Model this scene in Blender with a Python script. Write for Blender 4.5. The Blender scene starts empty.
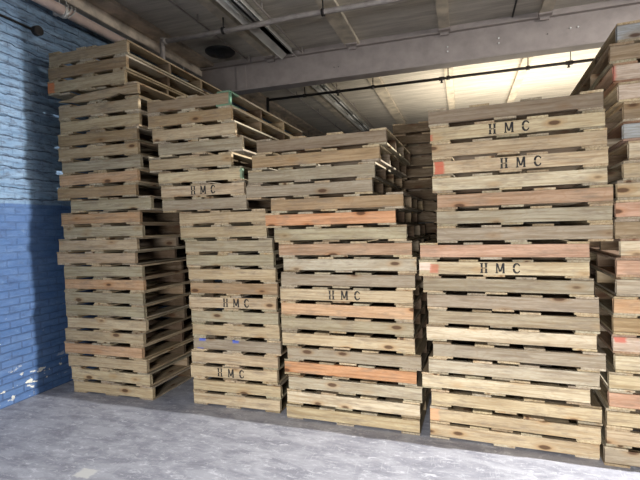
import bpy, bmesh, math, random
from mathutils import Matrix, Vector
rnd = random.Random(7)
S = bpy.context.scene
C = S.collection

# ------------------------------------------------------------------ helpers
def lin(c):
    out = []
    for v in c:
        v /= 255.0
        out.append(v / 12.92 if v <= 0.04045 else ((v + 0.055) / 1.055) ** 2.4)
    return out
def rgba(c): return (*lin(c), 1.0)
def link(o, parent=None):
    C.objects.link(o)
    if parent: o.parent = parent
    return o
def mesh_from(bm, name, mats):
    me = bpy.data.meshes.new(name)
    bmesh.ops.recalc_face_normals(bm, faces=bm.faces)
    bm.to_mesh(me); bm.free()
    for m in (mats if isinstance(mats, (list, tuple)) else [mats]): me.materials.append(m)
    return me
def obj(name, bm, mat, parent=None, loc=(0, 0, 0)):
    o = bpy.data.objects.new(name, mesh_from(bm, name, mat))
    o.location = loc
    return link(o, parent)
def tag(o, label, cat, group=None):
    o['label'] = label; o['category'] = cat
    if group: o['group'] = group
    return o
def struct(o, label=None):
    o['kind'] = 'structure'
    if label: o['label'] = label; o['category'] = 'structure'
    return o
def add_box(bm, x0, x1, y0, y1, z0, z1, bevel=0.0):
    vs = [bm.verts.new((x, y, z)) for x in (x0, x1) for y in (y0, y1) for z in (z0, z1)]
    idx = [(0, 1, 3, 2), (4, 6, 7, 5), (0, 4, 5, 1), (2, 3, 7, 6), (0, 2, 6, 4), (1, 5, 7, 3)]
    fs = [bm.faces.new([vs[i] for i in f]) for f in idx]
    if bevel:
        es = set(e for f in fs for e in f.edges)
        bmesh.ops.bevel(bm, geom=list(es), offset=bevel, segments=2, affect='EDGES')
def add_tube(bm, pts, r, n=12, caps=True):
    pts = [Vector(p) for p in pts]
    rings = []
    for i, p in enumerate(pts):
        d = (pts[min(i + 1, len(pts) - 1)] - pts[max(i - 1, 0)]).normalized()
        up = Vector((0, 0, 1)) if abs(d.z) < 0.9 else Vector((1, 0, 0))
        a = d.cross(up).normalized(); b = d.cross(a).normalized()
        rings.append([bm.verts.new(p + a * math.cos(2 * math.pi * k / n) * r + b * math.sin(2 * math.pi * k / n) * r) for k in range(n)])
    for A, B in zip(rings, rings[1:]):
        for k in range(n): bm.faces.new((A[k], A[(k + 1) % n], B[(k + 1) % n], B[k])).smooth = True
    if caps:
        bm.faces.new(rings[0]); bm.faces.new(list(reversed(rings[-1])))
def add_lathe(bm, prof, cx=0, cy=0, n=28):
    rings = []
    for r, z in prof:
        rings.append([bm.verts.new((cx + r * math.cos(2 * math.pi * k / n), cy + r * math.sin(2 * math.pi * k / n), z)) for k in range(n)])
    for A, B in zip(rings, rings[1:]):
        for k in range(n): bm.faces.new((A[k], A[(k + 1) % n], B[(k + 1) % n], B[k])).smooth = True
    bm.faces.new(rings[0]); bm.faces.new(list(reversed(rings[-1])))

# ------------------------------------------------------------------ materials
class NT:
    def __init__(s, name):
        s.m = bpy.data.materials.new(name); s.m.use_nodes = True
        s.t = s.m.node_tree; s.n = s.t.nodes; s.l = s.t.links
        s.b = s.n['Principled BSDF']
    def node(s, typ, **kw):
        o = s.n.new(typ)
        for k, v in kw.items(): setattr(o, k, v)
        return o
    def set(s, sock, v):
        if hasattr(v, 'is_output') or isinstance(v, bpy.types.NodeSocket): s.l.new(v, sock)
        else: sock.default_value = v
    def math(s, op, a, b=None, clamp=False):
        o = s.node('ShaderNodeMath', operation=op, use_clamp=clamp)
        s.set(o.inputs[0], a)
        if b is not None: s.set(o.inputs[1], b)
        return o.outputs[0]
    def mix(s, f, a, b, mode='MIX'):
        o = s.node('ShaderNodeMix', data_type='RGBA', blend_type=mode)
        s.set(o.inputs[0], f); s.set(o.inputs[6], a); s.set(o.inputs[7], b)
        return o.outputs[2]
    def mapping(s, vec, scale=(1, 1, 1), loc=(0, 0, 0)):
        o = s.node('ShaderNodeMapping')
        s.set(o.inputs['Vector'], vec); s.set(o.inputs['Location'], loc); o.inputs['Scale'].default_value = scale
        return o.outputs[0]
    def noise(s, vec, scale, detail=3, rough=0.5, dist=0.0):
        o = s.node('ShaderNodeTexNoise'); s.l.new(vec, o.inputs['Vector'])
        o.inputs['Scale'].default_value = scale; o.inputs['Detail'].default_value = detail
        o.inputs['Roughness'].default_value = rough; o.inputs['Distortion'].default_value = dist
        return o.outputs[0]
    def ramp(s, f, stops):
        o = s.node('ShaderNodeValToRGB'); s.l.new(f, o.inputs[0])
        e = o.color_ramp.elements
        while len(e) < len(stops): e.new(0.5)
        for i, (p, c) in enumerate(stops):
            e[i].position = p; e[i].color = c if len(c) == 4 else (*c, 1)
        return o.outputs[0]
    def rng(s, v, a, b, c=0.0, d=1.0):
        o = s.node('ShaderNodeMapRange'); s.l.new(v, o.inputs[0])
        for i, x in enumerate((a, b, c, d)): o.inputs[i + 1].default_value = x
        return o.outputs[0]
    def bump(s, h, strength, dist):
        o = s.node('ShaderNodeBump'); s.l.new(h, o.inputs['Height'])
        o.inputs['Strength'].default_value = strength; o.inputs['Distance'].default_value = dist
        s.l.new(o.outputs[0], s.b.inputs['Normal'])

def wood(name, paint=()):
    """sawn pallet lumber: colour from the object, grain along local X, knots, weathering, optional paint marks"""
    t = NT(name)
    tc = t.node('ShaderNodeTexCoord'); oi = t.node('ShaderNodeObjectInfo')
    off = t.node('ShaderNodeCombineXYZ')
    t.l.new(t.math('MULTIPLY', oi.outputs['Random'], 57.0), off.inputs[0])
    t.l.new(t.math('MULTIPLY', oi.outputs['Random'], 23.0), off.inputs[1])
    t.l.new(t.math('MULTIPLY', oi.outputs['Random'], 91.0), off.inputs[2])
    v = t.node('ShaderNodeVectorMath', operation='ADD')
    t.l.new(tc.outputs['Object'], v.inputs[0]); t.l.new(off.outputs[0], v.inputs[1]); v = v.outputs[0]
    grain = t.noise(t.mapping(v, (2.2, 60, 60)), 1.0, 4, 0.6, 0.6)
    fine = t.noise(t.mapping(v, (12, 260, 260)), 1.0, 2, 0.6)
    blot = t.noise(t.mapping(v, (2.0, 6, 9)), 1.0, 3, 0.55)
    warp = t.noise(t.mapping(v, (3.0, 9, 9)), 1.0, 2, 0.5)
    ringf = t.math('SINE', t.math('MULTIPLY', warp, 70.0))
    base = t.mix(t.rng(blot, .35, .7), oi.outputs['Color'], t.mix(1.0, oi.outputs['Color'], (.86, .85, .84, 1), 'MULTIPLY'))
    col = t.mix(t.rng(grain, .42, .66, 0, .8), base, t.mix(1.0, base, (.58, .50, .42, 1), 'MULTIPLY'))
    col = t.mix(t.rng(ringf, .3, 1.0, 0, .28), col, t.mix(1.0, base, (.74, .62, .50, 1), 'MULTIPLY'))
    col = t.mix(t.rng(fine, .3, .75, .0, .45), col, t.mix(1.0, col, (.6, .57, .54, 1), 'MULTIPLY'))
    # grime blotches
    dirt = t.noise(t.mapping(v, (5, 14, 22)), 1.0, 4, 0.7)
    col = t.mix(t.rng(dirt, .50, .72, 0, .75), col, rgba((118, 104, 88)))
    # knots
    vo = t.node('ShaderNodeTexVoronoi'); vo.inputs['Scale'].default_value = 1.0
    t.l.new(t.mapping(v, (3.4, 8.5, 8.5)), vo.inputs['Vector'])
    vo.inputs['Randomness'].default_value = 1.0
    kd = t.math('ADD', vo.outputs['Distance'], t.math('MULTIPLY', t.math('SUBTRACT', grain, .5), .06))
    pick = t.node('ShaderNodeSeparateColor'); t.l.new(vo.outputs['Color'], pick.inputs[0])
    on = t.math('GREATER_THAN', pick.outputs[0], .3)
    k1 = t.math('MULTIPLY', t.rng(kd, .11, .17, 1, 0), on)
    k2 = t.math('MULTIPLY', t.rng(kd, .15, .32, .7, 0), on)
    col = t.mix(k2, col, t.mix(1.0, base, (.72, .56, .42, 1), 'MULTIPLY'))
    col = t.mix(t.math('MULTIPLY', k1, .85), col, rgba((70, 47, 32)))
    sep = t.node('ShaderNodeSeparateXYZ'); t.l.new(tc.outputs['Object'], sep.inputs[0])
    for (x0, x1, z0, z1, pc, amt) in paint:
        j = t.math('MULTIPLY', t.math('SUBTRACT', dirt, .5), .05)
        xx = t.math('ADD', sep.outputs[0], j); zz = t.math('ADD', sep.outputs[2], t.math('MULTIPLY', j, .4))
        mk = t.math('MULTIPLY', t.rng(xx, x0 - .004, x0 + .004), t.rng(xx, x1 - .010, x1 + .010, 1, 0))
        mk = t.math('MULTIPLY', mk, t.math('MULTIPLY', t.rng(zz, z0 - .008, z0 + .008), t.rng(zz, z1 - .003, z1 + .003, 1, 0)))
        col = t.mix(t.math('MULTIPLY', mk, t.rng(grain, .3, .65, amt, amt * .7)), col, rgba(pc))
    t.l.new(col, t.b.inputs['Base Color'])
    t.b.inputs['Roughness'].default_value = .86
    t.b.inputs['Specular IOR Level'].default_value = .2
    t.bump(t.math('ADD', grain, t.math('MULTIPLY', fine, .6)), .5, .0025)
    return t.m

def plain(name, c, rough=.6, metal=0.0, var=.25, scale=8, bump=.2):
    t = NT(name); tc = t.node('ShaderNodeTexCoord')
    n = t.noise(tc.outputs['Object'], scale, 5, .6)
    dark = tuple(max(0, x * (1 - var)) for x in c)
    t.l.new(t.mix(t.rng(n, .35, .7), rgba(c), rgba(dark)), t.b.inputs['Base Color'])
    t.b.inputs['Roughness'].default_value = rough; t.b.inputs['Metallic'].default_value = metal
    if bump: t.bump(n, bump, .004)
    return t.m

def mat_floor():
    t = NT('worn_concrete'); tc = t.node('ShaderNodeTexCoord'); p = tc.outputs['Object']
    big = t.noise(p, .9, 5, .6); mid = t.noise(t.mapping(p, (1.4, 3.2, 1)), 2.2, 7, .68, .4)
    scuff = t.noise(t.mapping(p, (3.0, 7.5, 1)), 3.4, 10, .8, .9)
    scratch = t.noise(t.mapping(p, (34, 3, 1)), 2.0, 4, .6, .5)
    speck = t.noise(p, 90, 3, .6)
    c = t.mix(t.rng(big, .3, .7), rgba((154, 154, 161)), rgba((176, 176, 181)))
    c = t.mix(t.rng(mid, .42, .62, 0, .85), c, rgba((126, 126, 134)))
    c = t.mix(t.rng(scuff, .53, .68, 0, .85), c, rgba((228, 228, 231)))
    c = t.mix(t.rng(scuff, .30, .42, .5, 0), c, rgba((112, 111, 118)))
    c = t.mix(t.rng(scratch, .60, .70, 0, .35), c, rgba((205, 205, 208)))
    c = t.mix(t.rng(speck, .6, .75, 0, .3), c, rgba((112, 110, 112)))
    # light paint flake left on the slab
    sp = t.node('ShaderNodeSeparateXYZ'); t.l.new(p, sp.inputs[0])
    dx = t.math('ABSOLUTE', t.math('ADD', sp.outputs[0], 2.62 )); dy = t.math('ABSOLUTE', t.math('SUBTRACT', sp.outputs[1], 2.44))
    dd = t.math('ADD', t.math('MAXIMUM', dx, t.math('MULTIPLY', dy, 1.3)), t.math('MULTIPLY', t.math('SUBTRACT', scuff, .5), .14))
    c = t.mix(t.rng(dd, .06, .075, .85, 0), c, rgba((205, 203, 196)))
    t.l.new(c, t.b.inputs['Base Color'])
    t.l.new(t.rng(mid, .3, .7, .55, .8), t.b.inputs['Roughness'])
    t.bump(t.math('ADD', scuff, mid), .25, .006)
    return t.m

def mat_brick():
    t = NT('painted_brick'); tc = t.node('ShaderNodeTexCoord')
    sp = t.node('ShaderNodeSeparateXYZ'); t.l.new(tc.outputs['Object'], sp.inputs[0])
    cv = t.node('ShaderNodeCombineXYZ'); t.l.new(sp.outputs[1], cv.inputs[0]); t.l.new(sp.outputs[2], cv.inputs[1])
    p = cv.outputs[0]
    wob = t.noise(p, 5, 4, .6)
    up = t.rng(sp.outputs[2], 2.04, 2.06)
    amt = t.math('ADD', .012, t.math('MULTIPLY', up, .03))
    cw = t.node('ShaderNodeCombineXYZ')
    t.l.new(t.math('ADD', sp.outputs[1], t.math('MULTIPLY', t.math('SUBTRACT', wob, .5), amt)), cw.inputs[0])
    t.l.new(t.math('ADD', sp.outputs[2], t.math('MULTIPLY', t.math('SUBTRACT', t.noise(t.mapping(p, (1, 1, 1), (9, 3, 0)), 4, 4, .65), .5), t.math('MULTIPLY', amt, 1.8))), cw.inputs[1])
    br = t.node('ShaderNodeTexBrick'); t.l.new(cw.outputs[0], br.inputs['Vector'])
    br.inputs['Scale'].default_value = 1.0; br.inputs['Brick Width'].default_value = .225; br.inputs['Row Height'].default_value = .0775
    br.inputs['Mortar Size'].default_value = .007; br.inputs['Mortar Smooth'].default_value = .4
    br.inputs['Color1'].default_value = (0, 0, 0, 1); br.inputs['Color2'].default_value = (1, 1, 1, 1); br.inputs['Mortar'].default_value = (.5, .5, .5, 1)
    mort = br.outputs['Fac']
    bc = t.node('ShaderNodeSeparateColor'); t.l.new(br.outputs['Color'], bc.inputs[0])
    n1 = t.noise(t.mapping(p, (1.2, 4, 1)), 2.2, 7, .7); n2 = t.noise(t.mapping(p, (3, 9, 1), (4, 4, 0)), 3.0, 6, .7)
    # lower deep blue coat
    lo = t.mix(t.rng(n1, .35, .68), rgba((54, 86, 128)), rgba((80, 106, 142)))
    lo = t.mix(t.math('MULTIPLY', bc.outputs[0], .3), lo, rgba((48, 80, 128)))
    lo = t.mix(t.rng(n2, .56, .76, 0, .55), lo, rgba((104, 122, 144)))
    # upper pale, flaking coat over rough ledged courses
    zz = t.math('ADD', sp.outputs[2], t.math('MULTIPLY', t.math('SUBTRACT', t.noise(t.mapping(p, (2.2, 6, 1), (1, 7, 0)), 1.6, 5, .6), .5), .13))
    fz = t.math('FRACT', t.math('MULTIPLY', zz, 1 / .105))
    seam = t.math('MULTIPLY', t.rng(fz, .0, .16, 1, 0), t.rng(t.noise(t.mapping(p, (1.5, 3, 1), (5, 5, 0)), 3, 3, .6), .35, .5))
    hi = t.mix(t.rng(n1, .36, .66), rgba((94, 122, 148)), rgba((124, 147, 168)))
    hi = t.mix(t.rng(n2, .47, .64, 0, .85), hi, rgba((74, 84, 98)))
    hi = t.mix(t.math('MULTIPLY', seam, .75), hi, rgba((48, 56, 72)))
    hi = t.mix(t.math('MULTIPLY', t.rng(fz, .80, 1.0), .3), hi, rgba((136, 156, 182)))
    mott = t.noise(t.mapping(p, (2.4, 5, 1), (3, 1, 0)), 2.6, 9, .75, .5)
    lo = t.mix(t.rng(mott, .50, .66, 0, .7), lo, rgba((48, 68, 102)))
    lo = t.mix(t.rng(mott, .30, .42, .5, 0), lo, rgba((112, 134, 160)))
    edge = t.math('ADD', sp.outputs[2], t.math('MULTIPLY', t.math('SUBTRACT', n2, .5), .03))
    c = t.mix(t.rng(edge, 2.045, 2.06), lo, hi)
    c = t.mix(t.math('MULTIPLY', mort, t.rng(sp.outputs[2], .8, 1.4, .42, .17)), c, rgba((46, 60, 90)))
    # white patches where paint has come off near the floor
    fl = t.noise(t.mapping(p, (5.5, 8, 1), (2.7, 1.2, 0)), 1.4, 4, .6)
    low = t.math('MULTIPLY', t.rng(sp.outputs[2], .02, .08), t.rng(sp.outputs[2], .22, .42, 1, 0))
    c = t.mix(t.math('MULTIPLY', t.rng(fl, .60, .625), low), c, rgba((206, 202, 188)))
    fl2 = t.noise(t.mapping(p, (6, 22, 1)), 1.3, 3, .6)
    c = t.mix(t.math('MULTIPLY', t.rng(fl2, .70, .73), t.rng(sp.outputs[2], .5, 1.2, 1, .0)), c, rgba((196, 194, 184)))
    t.l.new(c, t.b.inputs['Base Color']); t.b.inputs['Roughness'].default_value = .6
    hgt = t.math('SUBTRACT', t.math('MULTIPLY', t.math('ADD', n2, n1), .5), t.math('ADD', t.math('MULTIPLY', mort, t.rng(sp.outputs[2], .8, 1.4, .6, .25)), t.math('MULTIPLY', t.math('MULTIPLY', seam, up), 1.6)))
    t.bump(hgt, 1.0, .018)
    return t.m

def mat_deck():
    t = NT('painted_roof_boards'); tc = t.node('ShaderNodeTexCoord'); p = tc.outputs['Object']
    sp = t.node('ShaderNodeSeparateXYZ'); t.l.new(p, sp.inputs[0])
    y = t.math('MULTIPLY', sp.outputs[1], 1 / .14)
    fr = t.math('FRACT', t.math('ADD', y, 100.0))
    seam = t.math('MULTIPLY', t.rng(fr, 0, .035, 1, 0), 1.0)
    idn = t.node('ShaderNodeTexWhiteNoise', noise_dimensions='1D'); t.l.new(t.math('FLOOR', y), idn.inputs['W'])
    n = t.noise(t.mapping(p, (1, 8, 1)), 1.6, 6, .65)
    c = t.mix(t.rng(n, .35, .7), rgba((212, 205, 193)), rgba((172, 165, 154)))
    c = t.mix(t.math('MULTIPLY', idn.outputs[0], .25), c, rgba((160, 154, 142)))
    c = t.mix(t.math('MULTIPLY', seam, .65), c, rgba((70, 66, 60)))
    t.l.new(c, t.b.inputs['Base Color']); t.b.inputs['Roughness'].default_value = .8
    t.bump(t.math('SUBTRACT', n, seam), .4, .008)
    return t.m

M_floor, M_brick, M_deck = mat_floor(), mat_brick(), mat_deck()
M_beam = plain('grey_beam_paint', (158, 148, 143), .55, 0, .12, 5)
M_joist = plain('cream_joist_paint', (218, 206, 186), .7, 0, .25, 4)
M_ledger = plain('bare_ledger_wood', (222, 206, 186), .8, 0, .3, 4)
M_pink = plain('pinkish_pipe_paint', (228, 204, 192), .5, 0, .12, 7)
M_greypipe = plain('grey_pipe_paint', (172, 163, 156), .5, 0, .2, 9)
M_dark = plain('dark_iron', (48, 44, 42), .55, .3, .25, 10)
M_black = plain('black_metal', (14, 14, 15), .6, 0, .2, 10)
M_white = plain('white_enamel', (214, 212, 205), .3, 0, .1, 5, .05)
M_glass = plain('milky_tube_glass', (232, 232, 226), .12, 0, .03, 5, 0)
M_galv = plain('galvanised_reflector', (190, 190, 186), .25, .85, .12, 12, .05)
M_ink = plain('black_stencil_ink', (30, 27, 24), .8, 0, .3, 60, 0)
M_bolt = plain('bare_bolt_steel', (226, 226, 222), .35, 0, .1, 10, 0)
M_wall = plain('dark_block_wall', (105, 104, 102), .85, 0, .25, 3)
M_wood = wood('pallet_lumber')

# ------------------------------------------------------------------ the room
def box_obj(name, x0, x1, y0, y1, z0, z1, mat, parent=None, bevel=0):
    bm = bmesh.new(); add_box(bm, x0, x1, y0, y1, z0, z1, bevel); return obj(name, bm, mat, parent)
WX = -4.40
struct(box_obj('floor', WX, 9.0, -6, 16, -.2, 0, M_floor))
struct(box_obj('wall_left', WX - .3, WX, -6, 16, 0, 4.70, M_brick))
struct(box_obj('wall_back', WX, 9.0, 16, 16.3, 0, 4.70, M_wall))
struct(box_obj('ceiling', WX - .3, 9.3, -6, 16.3, 4.60, 4.70, M_deck))
bm = bmesh.new(); add_box(bm, WX, WX + .10, -6, 16, 4.40, 4.60, .006)
add_box(bm, WX + .10, WX + .34, -6, 16, 4.545, 4.60, .004)
struct(obj('trim_1', bm, M_ledger))
# girder: I-section across the bay
bm = bmesh.new()
add_box(bm, WX, 9.0, 6.74, 6.96, 4.05, 4.075, .003); add_box(bm, WX, 9.0, 6.74, 6.96, 4.495, 4.52, .003)
add_box(bm, WX, 9.0, 6.81, 6.86, 4.07, 4.50)
add_box(bm, -3.62, -3.45, 6.795, 6.812, 4.10, 4.48, .002)
girder = struct(obj('trim_2', bm, M_beam))
for i, (x, z) in enumerate([(-.175, 4.30), (-.175, 4.235), (.52, 4.32), (.52, 4.25), (1.42, 4.315), (1.51, 4.315), (1.14, 4.28), (-1.9, 4.24), (-1.83, 4.24)]):
    bm = bmesh.new(); add_tube(bm, [(x, 6.81, z), (x, 6.795, z)], .011 if i < 6 else .006, 6)
    obj('bolt', bm, M_bolt if i < 6 else M_dark, girder)
# joists rest on the girder
n = 3
for i, x in enumerate([-2.97, -1.59, -.215, 1.10, 2.48, 3.86, 5.24, 6.62]):
    for (a, b) in ((-6, 6.81), (6.86, 16)):
        bm = bmesh.new()
        w = .115 if i == 1 else .075
        add_box(bm, x - w, x + w, a, b, 4.52, 4.575, .004)
        add_box(bm, x - w + .018, x + w - .018, a, b, 4.57, 4.60)
        j = struct(obj('trim_%d' % n, bm, M_joist)); n += 1
        if a < 0:
            bm = bmesh.new(); add_box(bm, x - .06, x + .06, 6.755, 6.79, 4.46, 4.494)
            add_box(bm, x - .085, x + .085, 6.66, 6.76, 4.50, 4.524, .003)
            obj('bracket', bm, M_beam, j)

struct(box_obj('trim_%d' % n, WX + .1, 9.0, 6.815, 6.855, 4.52, 4.60, M_beam))
# ------------------------------------------------------------------ services under the roof
def thing(name, label, cat, group=None, loc=(0, 0, 0)):
    o = bpy.data.objects.new(name, None); o.location = loc; link(o); o.empty_display_size = .1
    return tag(o, label, cat, group)
# grey pipe in front of the girder
t = thing('sprinkler_pipe', 'grey painted pipe crossing under the ceiling in front of the girder', 'pipe', loc=(0, 5.25, 4.35))
bm = bmesh.new(); add_tube(bm, [(-3.90, 0, 0), (-2.57, 0, -.01), (-2.0, 0, .012), (-1.25, 0, 0), (1, 0, .0), (9, 0, 0)], .034)
obj('pipe_run', bm, M_greypipe, t)
bm = bmesh.new(); add_tube(bm, [(-3.93, 0, .045), (-3.93, 0, -.45)], .034); obj('drop_pipe', bm, M_greypipe, t)
bm = bmesh.new(); add_tube(bm, [(-3.86, 0, 0), (-3.93, 0, 0), (-3.93, 0, -.06)], .044); obj('elbow', bm, M_greypipe, t)
for x in (-2.97, -1.59, -.215, 1.10, 2.48):
    bm = bmesh.new(); add_tube(bm, [(x - .018, 0, 0), (x + .018, 0, 0)], .047); add_tube(bm, [(x, 0, .03), (x, 0, .17)], .009)
    obj('hanger', bm, M_dark, t)
# dark pipe beyond the girder
t = thing('sprinkler_pipe', 'thin dark iron pipe crossing under the cream ceiling beyond the girder', 'pipe', loc=(0, 8.4, 4.35))
bm = bmesh.new(); add_tube(bm, [(-3.76, 0, 0), (9, 0, 0)], .026); obj('pipe_run', bm, M_dark, t)
bm = bmesh.new(); add_tube(bm, [(-3.78, 0, .05), (-3.78, 0, -.34)], .03); obj('drop_pipe', bm, M_dark, t)
for x in (-2.97, -1.59, -.215, 1.10, 1.75, 2.48):
    bm = bmesh.new(); add_tube(bm, [(x - .03, 0, 0), (x + .03, 0, 0)], .038)
    if x != 1.75: add_tube(bm, [(x, 0, .02), (x, 0, .17)], .009)
    else: add_tube(bm, [(x, 0, 0), (x, 0, .42)], .007)
    obj('hanger', bm, M_dark, t)
for x in (-2.28, -.33, 1.72):
    bm = bmesh.new(); add_tube(bm, [(x, 0, 0), (x, 0, -.07)], .016, 8); add_tube(bm, [(x, 0, -.065), (x, 0, -.075)], .026, 8)
    add_tube(bm, [(x - .045, 0, 0), (x + .045, 0, 0)], .036, 10)
    obj('sprinkler_head', bm, M_dark, t)
# pale wall pipe
t = thing('wall_pipe', 'thick pinkish pipe running along the top of the blue brick wall', 'pipe', loc=(-4.27, 0, 4.235))
bm = bmesh.new(); add_tube(bm, [(0, -5, 0), (0, 6.72, 0.02)], .058, 16); obj('pipe_run', bm, M_pink, t)
for y in (1.2, 3.95, 6.3):
    bm = bmesh.new(); add_tube(bm, [(0, y - .02, 0), (0, y + .02, 0)], .068, 16); add_tube(bm, [(-.05, y, .05), (-.05, y, .20)], .008)
    add_box(bm, -.13, -.03, y - .02, y + .02, -.02, .02)
    obj('pipe_clamp', bm, M_white, t)
pts = [(.075 * math.cos(a) + .01, 3.93 + .035 * math.sin(a * 1.0) + .008 * a, .075 * math.sin(a) + .02) for a in [k * .35 for k in range(46)]]
bm = bmesh.new(); add_tube(bm, [(x, y, z) for x, y, z in pts] + [(-.02, 4.02, .16)], .006, 6)
w = obj('looped_wire', bm, M_white); w.location = (-4.27, 0, 4.235)
tag(w, 'loop of white wire wound around the pinkish wall pipe', 'wire')
# conduit and round box on the wall
t = thing('wall_conduit', 'thin dark conduit with round junction box on the blue brick wall', 'conduit', loc=(-4.385, 0, 3.94))
bm = bmesh.new(); add_tube(bm, [(0, -5, .03), (0, 3.64, 0)], .013, 8); obj('conduit_run', bm, M_dark, t)
bm = bmesh.new(); add_tube(bm, [(-.015, 3.70, 0), (.045, 3.70, 0)], .052, 18); obj('junction_box', bm, M_dark, t)
# thin conduits along the joists
for (x, z, y0, y1, lab, m) in ((-3.33, 4.50, 2.0, 6.6, 'thin grey conduit on the ceiling beside the black round vent', M_greypipe),
                             (-3.33, 4.50, 7.2, 14, 'thin grey conduit on the ceiling beyond the girder, near the left wall', M_greypipe),
                             (-2.39, 4.50, 2.0, 6.7, 'thin conduit before the girder, right of the strip light', M_greypipe),
                             (-2.39, 4.50, 7.0, 14, 'thin conduit beyond the girder, right of the shiny strip light', M_greypipe),
                             (.70, 4.585, 2.0, 6.8, 'thin dark conduit on the ceiling in front of the girder, at right', M_dark)):
    bm = bmesh.new(); add_tube(bm, [(x, y0, z), (x + .01, (y0 + y1) / 2, z), (x, y1, z)], .012, 8)
    o = tag(obj('ceiling_conduit', bm, m), lab, 'conduit')
    if z < 4.55:
        for k in range(int((y1 - y0) / 1.5) + 1):
            bm = bmesh.new(); yy = y0 + .2 + k * 1.5
            add_box(bm, x - .004, x + .014, yy - .01, yy + .01, z - .016, 4.60); obj('clip', bm, m, o)
# strip lights, unlit
def strip_light(y0, y1, lab):
    t = thing('strip_light', lab, 'light', 'unlit strip lights', loc=(-2.61, y0, 4.44)); L = y1 - y0
    bm = bmesh.new(); add_box(bm, -.045, .045, 0, L, .07, .16, .004); obj('housing', bm, M_white, t)
    bm = bmesh.new()
    pr = [(-.13, .0), (-.05, .07), (.05, .07), (.13, .0), (.13, .008), (.052, .08), (-.052, .08), (-.13, .008)]
    A = [bm.verts.new((x, 0, z)) for x, z in pr]; B = [bm.verts.new((x, L, z)) for x, z in pr]
    for k in range(8): bm.faces.new((A[k], A[(k + 1) % 8], B[(k + 1) % 8], B[k]))
    bm.faces.new(A); bm.faces.new(list(reversed(B))); obj('reflector', bm, M_white, t)
    k = 0
    yy = .03
    while yy + 1.2 < L:
        for s in (-.055, .055):
            bm = bmesh.new(); add_tube(bm, [(s, yy, .03), (s, yy + 1.18, .03)], .018, 10); obj('tube_lamp', bm, M_glass, t)
        yy += 1.22
strip_light(3.1, 6.70, 'unlit strip light on the ceiling in front of the girder')
strip_light(7.05, 13.2, 'unlit shiny strip light on the ceiling beyond the girder')
# black round vent
bm = bmesh.new(); add_lathe(bm, [(.05, -.05), (.07, -.045), (.08, -.015), (.21, -.01), (.235, .01), (.235, .025), (.19, .04), (.03, .05), (.03, .095)])
tag(obj('ceiling_vent', bm, M_black, None, (-3.60, 6.24, 4.505)), 'black round vent hanging under the dark ceiling near the left wall', 'vent')

# ------------------------------------------------------------------ pallets
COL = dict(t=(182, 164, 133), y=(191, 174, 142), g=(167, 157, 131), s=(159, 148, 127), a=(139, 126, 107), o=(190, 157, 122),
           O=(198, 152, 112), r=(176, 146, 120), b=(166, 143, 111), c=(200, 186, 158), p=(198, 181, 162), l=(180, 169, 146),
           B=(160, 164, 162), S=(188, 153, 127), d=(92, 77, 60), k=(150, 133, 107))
def board_mesh(name, L, T, H, seed, mat, rough=1.0, seg=14):
    r = random.Random(seed)
    bm = bmesh.new(); ch = .0025
    cs = [(-T/2, -H/2+ch), (-T/2+ch, -H/2), (T/2-ch, -H/2), (T/2, -H/2+ch), (T/2, H/2-ch), (T/2-ch, H/2), (-T/2+ch, H/2), (-T/2, H/2-ch)]
    ph = r.random() * 6; rings = []
    for i in range(seg + 1):
        u = i / seg; ring = []
        for k, (y, z) in enumerate(cs):
            x = (u - .5) * L
            if i in (0, seg): x -= math.copysign(r.random() * .005 * rough + (.004 if k in (1, 5) else 0), x)
            f = 1 - (abs(math.sin(ph + u * 4 + k * .3)) * .010 + r.random() * .012) * rough
            fy = 1 - r.random() * .0012 * rough / max(T, .02)
            ring.append(bm.verts.new((x, y * fy, z * f)))
        rings.append(ring)
    for A, B in zip(rings, rings[1:]):
        for k in range(8): bm.faces.new((A[k], A[(k + 1) % 8], B[(k + 1) % 8], B[k]))
    bm.faces.new(rings[0]); bm.faces.new(list(reversed(rings[-1])))
    return mesh_from(bm, name, mat)
SH, DT, ST = .0986, .0165, .040      # stringer height, deck thickness, stringer thickness
PH = SH + 2 * DT
TOPF = {'A': [(.0, .150), (.375, .490), (.500, .615), (.850, 1.)], 'B': [(.0, .12), (.27, .39), (.57, .69), (.88, 1.)]}
BOTF = {'A': [(.0, .165), (.405, .57), (.835, 1.)], 'B': [(.0, .13), (.40, .53), (.87, 1.)]}
protos = {}
def proto(kind, L, spacing, ns):
    """meshes of one kind of pallet: stringers run left to right, deck boards run back"""
    D = spacing * (ns - 1) + ST
    d = dict(L=L, D=D, sp=spacing, ns=ns, kind=kind)
    d['str'] = [board_mesh('stringer_board', L, ST, SH, 10 + k, M_wood) for k in range(6)]
    w = (TOPF[kind][0][1]) * L
    d['top'] = [board_mesh('deck_plank', D, w, DT, 40 + k, M_wood, 1.5) for k in range(5)]
    w2 = (TOPF[kind][1][1] - TOPF[kind][1][0]) * L
    d['topin'] = [board_mesh('deck_plank', D, w2, DT, 50 + k, M_wood, 1.5) for k in range(4)]
    w = (BOTF[kind][0][1]) * L
    d['bot'] = [board_mesh('deck_plank', D, w, DT, 60 + k, M_wood, 1.5) for k in range(5)]
    return d
P1 = proto('A', 1.03, .655, 4); P2 = proto('A', .936, .655, 4)
P3 = proto('B', 1.192, .455, 4); P5 = proto('B', 1.20, .60, 4)

def jit(c, r, a=10):
    v = r.uniform(-a, a)
    return tuple(min(255, max(20, x + v + r.uniform(-1.5, 1.5))) for x in c)

def part(name, me, parent, loc, col, rotz=0.0):
    o = bpy.data.objects.new(name, me); o.location = loc; o.rotation_euler.z = rotz; o.color = rgba(col)
    return link(o, parent)

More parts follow.
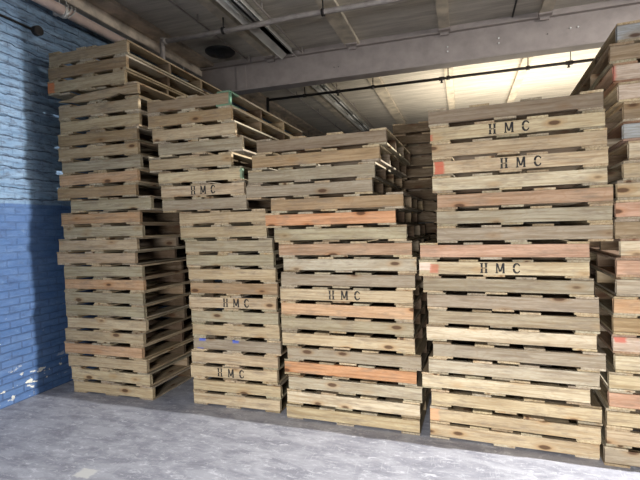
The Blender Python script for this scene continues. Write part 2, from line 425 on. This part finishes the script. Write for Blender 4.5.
def pallet(P, ckey, loc, yaw, zs, label, group, r, front_mesh=None, deck=None):
    root = bpy.data.objects.new('wooden_pallet', None); link(root)
    root.location = loc; root.rotation_euler = (0, 0, yaw); root.scale = (1, 1, zs); root.empty_display_size = .1
    tag(root, label, 'pallet', group)
    base = COL[ckey]
    fr = None
    for i in range(P['ns']):
        c = jit(base, r, 4) if i == 0 else jit(COL[r.choice('ddkad')], r)  # inner stringers darkened: shade inside the pallet put into the wood colour
        me = front_mesh if (i == 0 and front_mesh) else P['str'][r.randrange(6)]
        yo = 0 if i in (0, P['ns'] - 1) else r.uniform(-.02, .02)
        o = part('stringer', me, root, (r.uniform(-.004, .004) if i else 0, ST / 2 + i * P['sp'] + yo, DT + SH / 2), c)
        if i == 0: fr = o
    L = P['L']
    for (fs, key, z, nm) in ((BOTF, 'bot', DT / 2, 'bottom_deck_board'), (TOPF, 'top', PH - DT / 2, 'top_deck_board')):
        for j, (a, b) in enumerate(fs[P['kind']]):
            inner = 0 < j < len(fs[P['kind']]) - 1
            x = ((a + b) / 2 - .5) * L + (r.uniform(-1, 1) * (.018 if P['kind'] == 'B' or key == 'bot' else .004) if inner else 0)
            c = jit(COL[(deck or 'ttglyks')[r.randrange(len(deck or 'ttglyks'))]], r)
            part(nm, P['topin'][r.randrange(4)] if (inner and key == 'top') else P[key][r.randrange(5)], root, (x, P['D'] / 2 + r.uniform(-.012, .007), z), c, math.pi / 2 + r.uniform(-.003, .003))
    return root, fr

# stencilled letters
def bar(bm, x0, z0, x1, z1, w, d=.0012):
    v = Vector((x1 - x0, z1 - z0)); n_ = Vector((-v.y, v.x)).normalized() * w / 2
    q = [(x0 + n_.x, z0 + n_.y), (x1 + n_.x, z1 + n_.y), (x1 - n_.x, z1 - n_.y), (x0 - n_.x, z0 - n_.y)]
    A = [bm.verts.new((x, 0, z)) for x, z in q]; B = [bm.verts.new((x, d, z)) for x, z in q]
    for k in range(4): bm.faces.new((A[k], A[(k + 1) % 4], B[(k + 1) % 4], B[k]))
    bm.faces.new(A); bm.faces.new(list(reversed(B)))
def letter_H(bm, h=.036):
    # heavy stems split mid-height, slab feet, a broken crossbar
    for s in (-1, 1):
        x = s * .0165
        bar(bm, x, -h, x, -.003, .0145); bar(bm, x, .003, x, h, .0145)
        for z in (-h + .003, h - .003): bar(bm, x - .012, z, x + .012, z, .006)
    bar(bm, -.011, 0, -.002, 0, .007); bar(bm, .002, 0, .011, 0, .007)
def letter_M(bm, h=.036):
    for s in (-1, 1):
        bar(bm, s * .025, -h, s * .025, h, .010 if s < 0 else .0145)
        bar(bm, s * .021, h - .004, s * .0025, -h + .012, .012)
        bar(bm, s * .025 - .010, -h + .003, s * .025 + .010, -h + .003, .006)
def letter_C(bm, h=.036):
    for sgn in (-1, 1):
        pts = [(.0225 * math.cos(a), sgn * (.004 + .028 * math.sin(a))) for a in [math.radians(k) for k in (28, 55, 80, 105, 130, 155, 180)]]
        for i_, (p, q) in enumerate(zip(pts, pts[1:])):
            dx, dz = (q[0] - p[0]) * .12, (q[1] - p[1]) * .12
            bar(bm, p[0] - dx, p[1] - dz, q[0] + dx, q[1] + dz, (.009, .009, .010, .013, .015, .015)[i_])
LET = []
for fn, x, lab in ((letter_H, -.113, 'black stencilled letter H'), (letter_M, 0, 'black stencilled letter M'), (letter_C, .113, 'black stencilled letter C')):
    bm = bmesh.new(); fn(bm); LET.append((mesh_from(bm, 'stencil_letter', M_ink), x, lab))
def stencil(fr, x, s=1.0):
    for me, dx, lab in LET:
        o = bpy.data.objects.new('stencil_letter', me); link(o, fr)
        o.location = (x + dx * s, -ST / 2 - .0012, .002); o.scale = (.95, 1, 1.08); o['label'] = lab

def painted(P, name, paint, seed=3):
    return board_mesh('stringer_board', P['L'], ST, SH, seed, wood(name, paint))
RED, BLUE, GREEN, ORG = (178, 66, 46), (44, 86, 188), (60, 128, 104), (206, 112, 62)
CNAME = dict(t='tan', y='yellowish', g='olive-grey', s='weathered grey', a='dull grey-brown', o='orange-tinged', O='bright orange',
             r='reddish brown', b='brown', c='cream-coloured', p='pale pinkish', l='light grey', B='bluish grey', S='salmon-coloured', d='shade-darkened brown', k='brown')
ORD = ['topmost', 'second from top', 'third from top', 'fourth from top', 'fifth from top', 'sixth from top', 'seventh from top', 'eighth from top',
       'ninth from top', 'tenth from top', 'eleventh from top', 'twelfth from top', 'thirteenth from top', 'fourteenth from top', 'fifteenth from top',
       'sixteenth from top', 'seventeenth from top', 'eighteenth from top', 'nineteenth from top', 'twentieth from top', 'twenty-first from top',
       'twenty-second from top', 'twenty-third from top', 'twenty-fourth from top', 'twenty-fifth from top', 'bottom']

def broken_front(P):
    """front stringer split lengthwise, its left end torn away"""
    L, H = P['L'], SH; r = random.Random(5)
    top = [(-.5, -.16), (-.46, -.08), (-.40, -.10), (-.33, -.02), (-.28, .16), (-.2, .22), (-.1, .30), (.05, .36), (.2, .42), (.35, .46), (.5, .46)]
    bot = [(-.5, -.22), (-.46, -.24), (-.38, -.30), (-.30, -.44), (-.22, -.47), (-.05, -.5), (.1, -.46), (.2, -.30), (.27, -.12), (.32, -.30), (.5, -.38)]
    bm = bmesh.new(); F = []; K = []
    for (u, a), (u2, b) in zip(top, bot):
        F.append((bm.verts.new((u * L, -ST / 2, a * H)), bm.verts.new((u2 * L, -ST / 2, b * H))))
        K.append((bm.verts.new((u * L, ST / 2 - r.random() * .006, (a + .02) * H)), bm.verts.new((u2 * L, ST / 2, (b + .02) * H))))
    for i in range(len(F) - 1):
        bm.faces.new((F[i][0], F[i + 1][0], F[i + 1][1], F[i][1])); bm.faces.new((K[i][0], K[i][1], K[i + 1][1], K[i + 1][0]))
        bm.faces.new((F[i][0], K[i][0], K[i + 1][0], F[i + 1][0])); bm.faces.new((F[i][1], F[i + 1][1], K[i + 1][1], K[i][1]))
    bm.faces.new((F[0][0], F[0][1], K[0][1], K[0][0])); bm.faces.new((F[-1][0], K[-1][0], K[-1][1], F[-1][1]))
    return mesh_from(bm, 'stringer_board', M_wood)

# each stack: rows from top to bottom, (left x, right x) of the front face in metres
STACKS = [
 dict(P=P1, y=3.68, s=0.0, pitch=.1392, cols='tbytttbtgobgogttgoggytoyyy', where='in stack beside blue wall', grp='pallets stacked beside the blue wall',
  rows=[(-4.2,-3.2),(-4.183,-3.245),(-4.221,-3.269),(-4.08,-3.08),(-4.097,-3.046),(-4.098,-3.065),(-4.118,-3.12),(-4.107,-3.097),(-4.094,-3.081),(-4.147,-3.088),(-4.175,-3.129),(-4.016,-2.932),(-4.15,-3.091),(-4.131,-3.059),(-4.186,-3.145),(-4.219,-3.152),(-4.129,-3.091),(-4.137,-3.085),(-4.16,-3.079),(-4.137,-3.099),(-4.12,-3.08),(-4.156,-3.112),(-4.165,-3.131),(-4.138,-3.101),(-4.096,-3.064),(-4.076,-3.027)],
  feat={2: 'with orange left end', 3: 'with a torn front board', 9: 'with a big knot at left'}),
 dict(P=P2, y=3.73, s=0.0, pitch=.1366, cols='kbygtyysttggtbygtsyyty', where='in second stack from blue wall', grp='pallets in the second stack from the blue wall',
  rows=[(-2.982,-2.079),(-2.976,-2.073),(-2.94,-2.033),(-2.911,-1.933),(-3.023,-2.071),(-2.898,-1.967),(-2.876,-1.959),(-2.846,-1.943),(-2.667,-1.742),(-2.658,-1.731),(-2.606,-1.684),(-2.612,-1.66),(-2.585,-1.661),(-2.578,-1.632),(-2.572,-1.656),(-2.566,-1.641),(-2.578,-1.625),(-2.567,-1.603),(-2.59,-1.648),(-2.612,-1.652),(-2.583,-1.623),(-2.601,-1.621)],
  feat={0: 'with green right edge', 5: 'with green right end', 6: 'stencilled H M C', 14: 'stencilled H M C', 17: 'with blue smears', 19: 'stencilled H M C'}),
 dict(P=P3, y=3.626, s=-.03, pitch=.1333, cols='abssbOgrlsyogysOlct', where='in third stack from blue wall', grp='pallets in the third stack from the blue wall',
  rows=[(-1.735,-0.623),(-1.795,-0.676),(-1.847,-0.73),(-1.872,-0.742),(-1.652,-0.458),(-1.721,-0.521),(-1.631,-0.427),(-1.596,-0.39),(-1.561,-0.352),(-1.565,-0.379),(-1.579,-0.405),(-1.583,-0.404),(-1.577,-0.41),(-1.562,-0.401),(-1.547,-0.328),(-1.581,-0.362),(-1.556,-0.317),(-1.561,-0.352),(-1.57,-0.338)],
  feat={10: 'stencilled H M C'}),
 dict(P=P3, y=3.603, s=-.055, pitch=.1316, cols='aytycrssSyssgcslcytt', where='in fourth stack from blue wall', grp='pallets in the fourth stack from the blue wall',
  rows=[(-0.231,0.917),(-0.222,0.936),(-0.22,0.947),(-0.219,0.975),(-0.221,0.962),(-0.185,0.993),(-0.182,0.978),(-0.184,0.977),(-0.34,0.862),(-0.351,0.861),(-0.322,0.882),(-0.305,0.92),(-0.287,0.917),(-0.306,0.906),(-0.253,0.955),(-0.287,0.915),(-0.357,0.877),(-0.269,0.925),(-0.284,0.912),(-0.281,0.914)],
  feat={1: 'stencilled H M C', 3: 'with H M C, red left end', 9: 'stencilled H M C', 18: 'with an orange left end'}),
 dict(P=P5, y=3.58, s=-.055, pitch=.133, cols='BkppkBcttSkcSlobpcySyts', where='in the stack at the right edge', grp='pallets stacked at the right edge',
  rows=[(x, x + 1.2) for x in (1.012,.97,.987,1.022,1.053,1.052,1.078,1.043,1.007,1.0,1.0,1.029,1.005,1.0,.985,.98,.98,.99,.955,.955,.945,.935,.925)],
  feat={2: 'with a red edge', 12: 'with red edges', 16: 'with a red mark'}),
 dict(P=P3, y=5.36, s=0.02, pitch=.1335, cols='d' * 22, where='in the shaded stack behind', grp='pallets in the shaded stack behind',  # dark wood colour here holds the shade of the rear stack
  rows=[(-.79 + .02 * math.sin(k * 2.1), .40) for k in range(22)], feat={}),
]
special = {
 (0, 2): painted(P1, 'lumber_orange_end', [(-.53, -.42, -.06, .06, ORG, .85)]),
 (0, 3): broken_front(P1),
 (1, 0): painted(P2, 'lumber_green_end', [(.452, .48, -.06, .06, GREEN, .8)]),
 (1, 5): painted(P2, 'lumber_green_tip', [(.445, .48, -.06, .06, GREEN, .7)]),
 (1, 17): painted(P2, 'lumber_blue_smears', [(-.40, -.33, .028, .06, BLUE, .9), (-.03, .04, .026, .06, BLUE, .95), (-.43, -.36, -.06, -.04, BLUE, .7)]),
 (3, 1): painted(P3, 'lumber_faint_red_end', [(-.60, -.575, -.06, .0, RED, .7)]),
 (3, 3): painted(P3, 'lumber_red_end', [(-.585, -.515, -.06, .06, RED, .85)]),
 (3, 9): painted(P3, 'lumber_red_smear', [(-.60, -.50, -.02, .04, (224, 200, 186), .6), (-.51, -.44, -.04, .03, RED, .6)]),
 (3, 18): painted(P3, 'lumber_orange_tip', [(-.60, -.52, -.06, .06, (205, 150, 108), .55)]),
 (4, 16): painted(P5, 'lumber_red_mark', [(-.59, -.52, .01, .05, RED, .8)]),
 (4, 2): painted(P5, 'lumber_red_edge', [(-.60, -.585, -.06, .06, RED, .8)]),
}
STEN = {(1, 6): (.02, 1), (1, 14): (.05, 1), (1, 19): (-.02, 1.05), (2, 10): (.01, 1.03), (3, 1): (-.02, 1.02), (3, 3): (.04, 1.02), (3, 9): (.01, 1.02)}
M_green_edge = wood('lumber_green_edge', [(-2, -.82, -1, 1, GREEN, .75)])
M_red_edge = wood('lumber_red_deck', [(-2, 2, -1, 1, (128, 62, 50), .35)])
for si, st in enumerate(STACKS):
    P = st['P']; nrow = len(st['rows']); zs = st['pitch'] / PH
    tall = {0: 6, 1: 4}.get(si, -1)          # the upper, more warped rows sit a little higher
    lev, acc = {}, 0.0
    for k in range(nrow - 1, -1, -1):
        lev[k] = acc; acc += st['pitch'] * (1.05 if k <= tall else 1.0)
    for k, (xl, xr) in enumerate(st['rows']):
        r = random.Random(si * 100 + k)
        xc = (xl + xr) / 2 + (r.uniform(-.004, .004)); yf = st['y'] + st['s'] * xc + (r.uniform(-.012, .012) if si < 4 else r.uniform(-.004, .004))
        ckey = st['cols'][k]
        o_ = 'bottom' if k == nrow - 1 else ORD[k]
        label = CNAME[ckey] + ' wooden pallet, ' + o_ + (' ' if k else ' ') + st['where']
        if k in st['feat']: label = CNAME[ckey] + ' pallet ' + st['feat'][k] + ', ' + o_ + ' ' + st['where']
        label = ' '.join(label.split())
        for a_, b_ in (('wooden ', ''), (' from top in ', ' from top, '), ('weathered ', ''), ('the stack', 'stack'), ('H M C, red left end', 'H M C, red end'), ('beside blue', 'by blue')):
            if len(label.replace('-', ' ').split()) > 16: label = label.replace(a_, b_, 1)
        if si == 1 and k == 17: label = 'grey pallet with blue smears, eighteenth from top, in second stack from blue wall'
        yaw = math.atan(st['s']) + r.uniform(-.007, .007)
        if si == 5: yaw = r.uniform(-.01, .01)
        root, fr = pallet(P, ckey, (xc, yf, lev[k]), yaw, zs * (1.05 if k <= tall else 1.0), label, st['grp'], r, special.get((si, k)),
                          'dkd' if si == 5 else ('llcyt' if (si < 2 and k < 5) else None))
        if (si, k) in STEN: stencil(fr, *STEN[(si, k)])
        if si == 1 and k == 0:
            for c in root.children:
                if 'deck_board' in c.name and c.location.x > .3:
                    c.data = c.data.copy(); c.data.materials[0] = M_green_edge
        if si == 4 and k in (2, 5, 11, 12, 16):
            for c in root.children:
                if 'deck_board' in c.name and c.location.x < -.45:
                    c.data = c.data.copy(); c.data.materials[0] = M_red_edge

# ------------------------------------------------------------------ light
def area(name, loc, target, sx, sy, power, col, spread=180):
    l = bpy.data.lights.new(name, 'AREA'); l.shape = 'RECTANGLE'; l.size = sx; l.size_y = sy; l.energy = power; l.color = col
    o = bpy.data.objects.new(name, l); link(o); o.location = loc
    o.rotation_euler = (Vector(target) - Vector(loc)).to_track_quat('-Z', 'Y').to_euler()
    l.spread = math.radians(spread)
    return o
# yard door far to the right: narrow beam that grazes past the stack fronts
l = bpy.data.lights.new('yard_light', 'SPOT'); l.energy = 6400; l.color = (.97, .98, 1.0); l.shadow_soft_size = .018
l.spot_size = math.radians(48); l.spot_blend = .55
o = bpy.data.objects.new('yard_light', l); link(o); o.location = (6.0, 3.42, 2.45)
o.rotation_euler = (Vector((-4.4, 1.9, .3)) - o.location).to_track_quat('-Z', 'Y').to_euler()
# added low soft fill behind the camera, out of view
area('front_fill', (-.4, -3.2, 1.35), (.35, 3.6, -1.1), 1.9, 1.0, 275, (.98, .98, 1.0), 98)
# added unseen light, high at right, to brighten right-facing deck edges
area('edge_fill', (4.6, 4.1, 4.15), (-3.0, 4.5, 3.3), .5, .4, 200, (1.0, .97, .93))
# warm lamp among the stacks beyond the girder
area('warm_bay_lamp', (1.3, 9.5, 2.7), (1.3, 9.5, 6), 3.8, 2.6, 150, (1.0, .90, .73), 140)
w = bpy.data.worlds.new('room_air'); S.world = w; w.use_nodes = True
w.node_tree.nodes['Background'].inputs[0].default_value = (.80, .88, 1.0, 1); w.node_tree.nodes['Background'].inputs[1].default_value = .09

# ------------------------------------------------------------------ camera
cd = bpy.data.cameras.new('camera'); cam = bpy.data.objects.new('camera', cd); link(cam)
cd.sensor_width = 36; cd.lens = 36 * 441 / 640; cd.clip_start = .05
ax = Vector((0.95094351, -0.01536278, -0.30898288)); ay = Vector((0.02659026, 0.99912901, 0.03215854)); az = Vector((0.30821972, -0.03879689, 0.95052375))
right = Vector((ax[0], az[0], -ay[0])); down = Vector((ax[1], az[1], -ay[1])); fwd = Vector((ax[2], az[2], -ay[2]))
R = Matrix((right, -down, -fwd)).transposed().to_4x4()
cam.matrix_world = Matrix.Translation((0, 0, 1.74)) @ R
S.camera = cam
S.view_settings.view_transform = 'Standard'; S.view_settings.look = 'None'; S.view_settings.gamma = 1; S.view_settings.use_curve_mapping = False
S.view_settings.exposure = 0.0
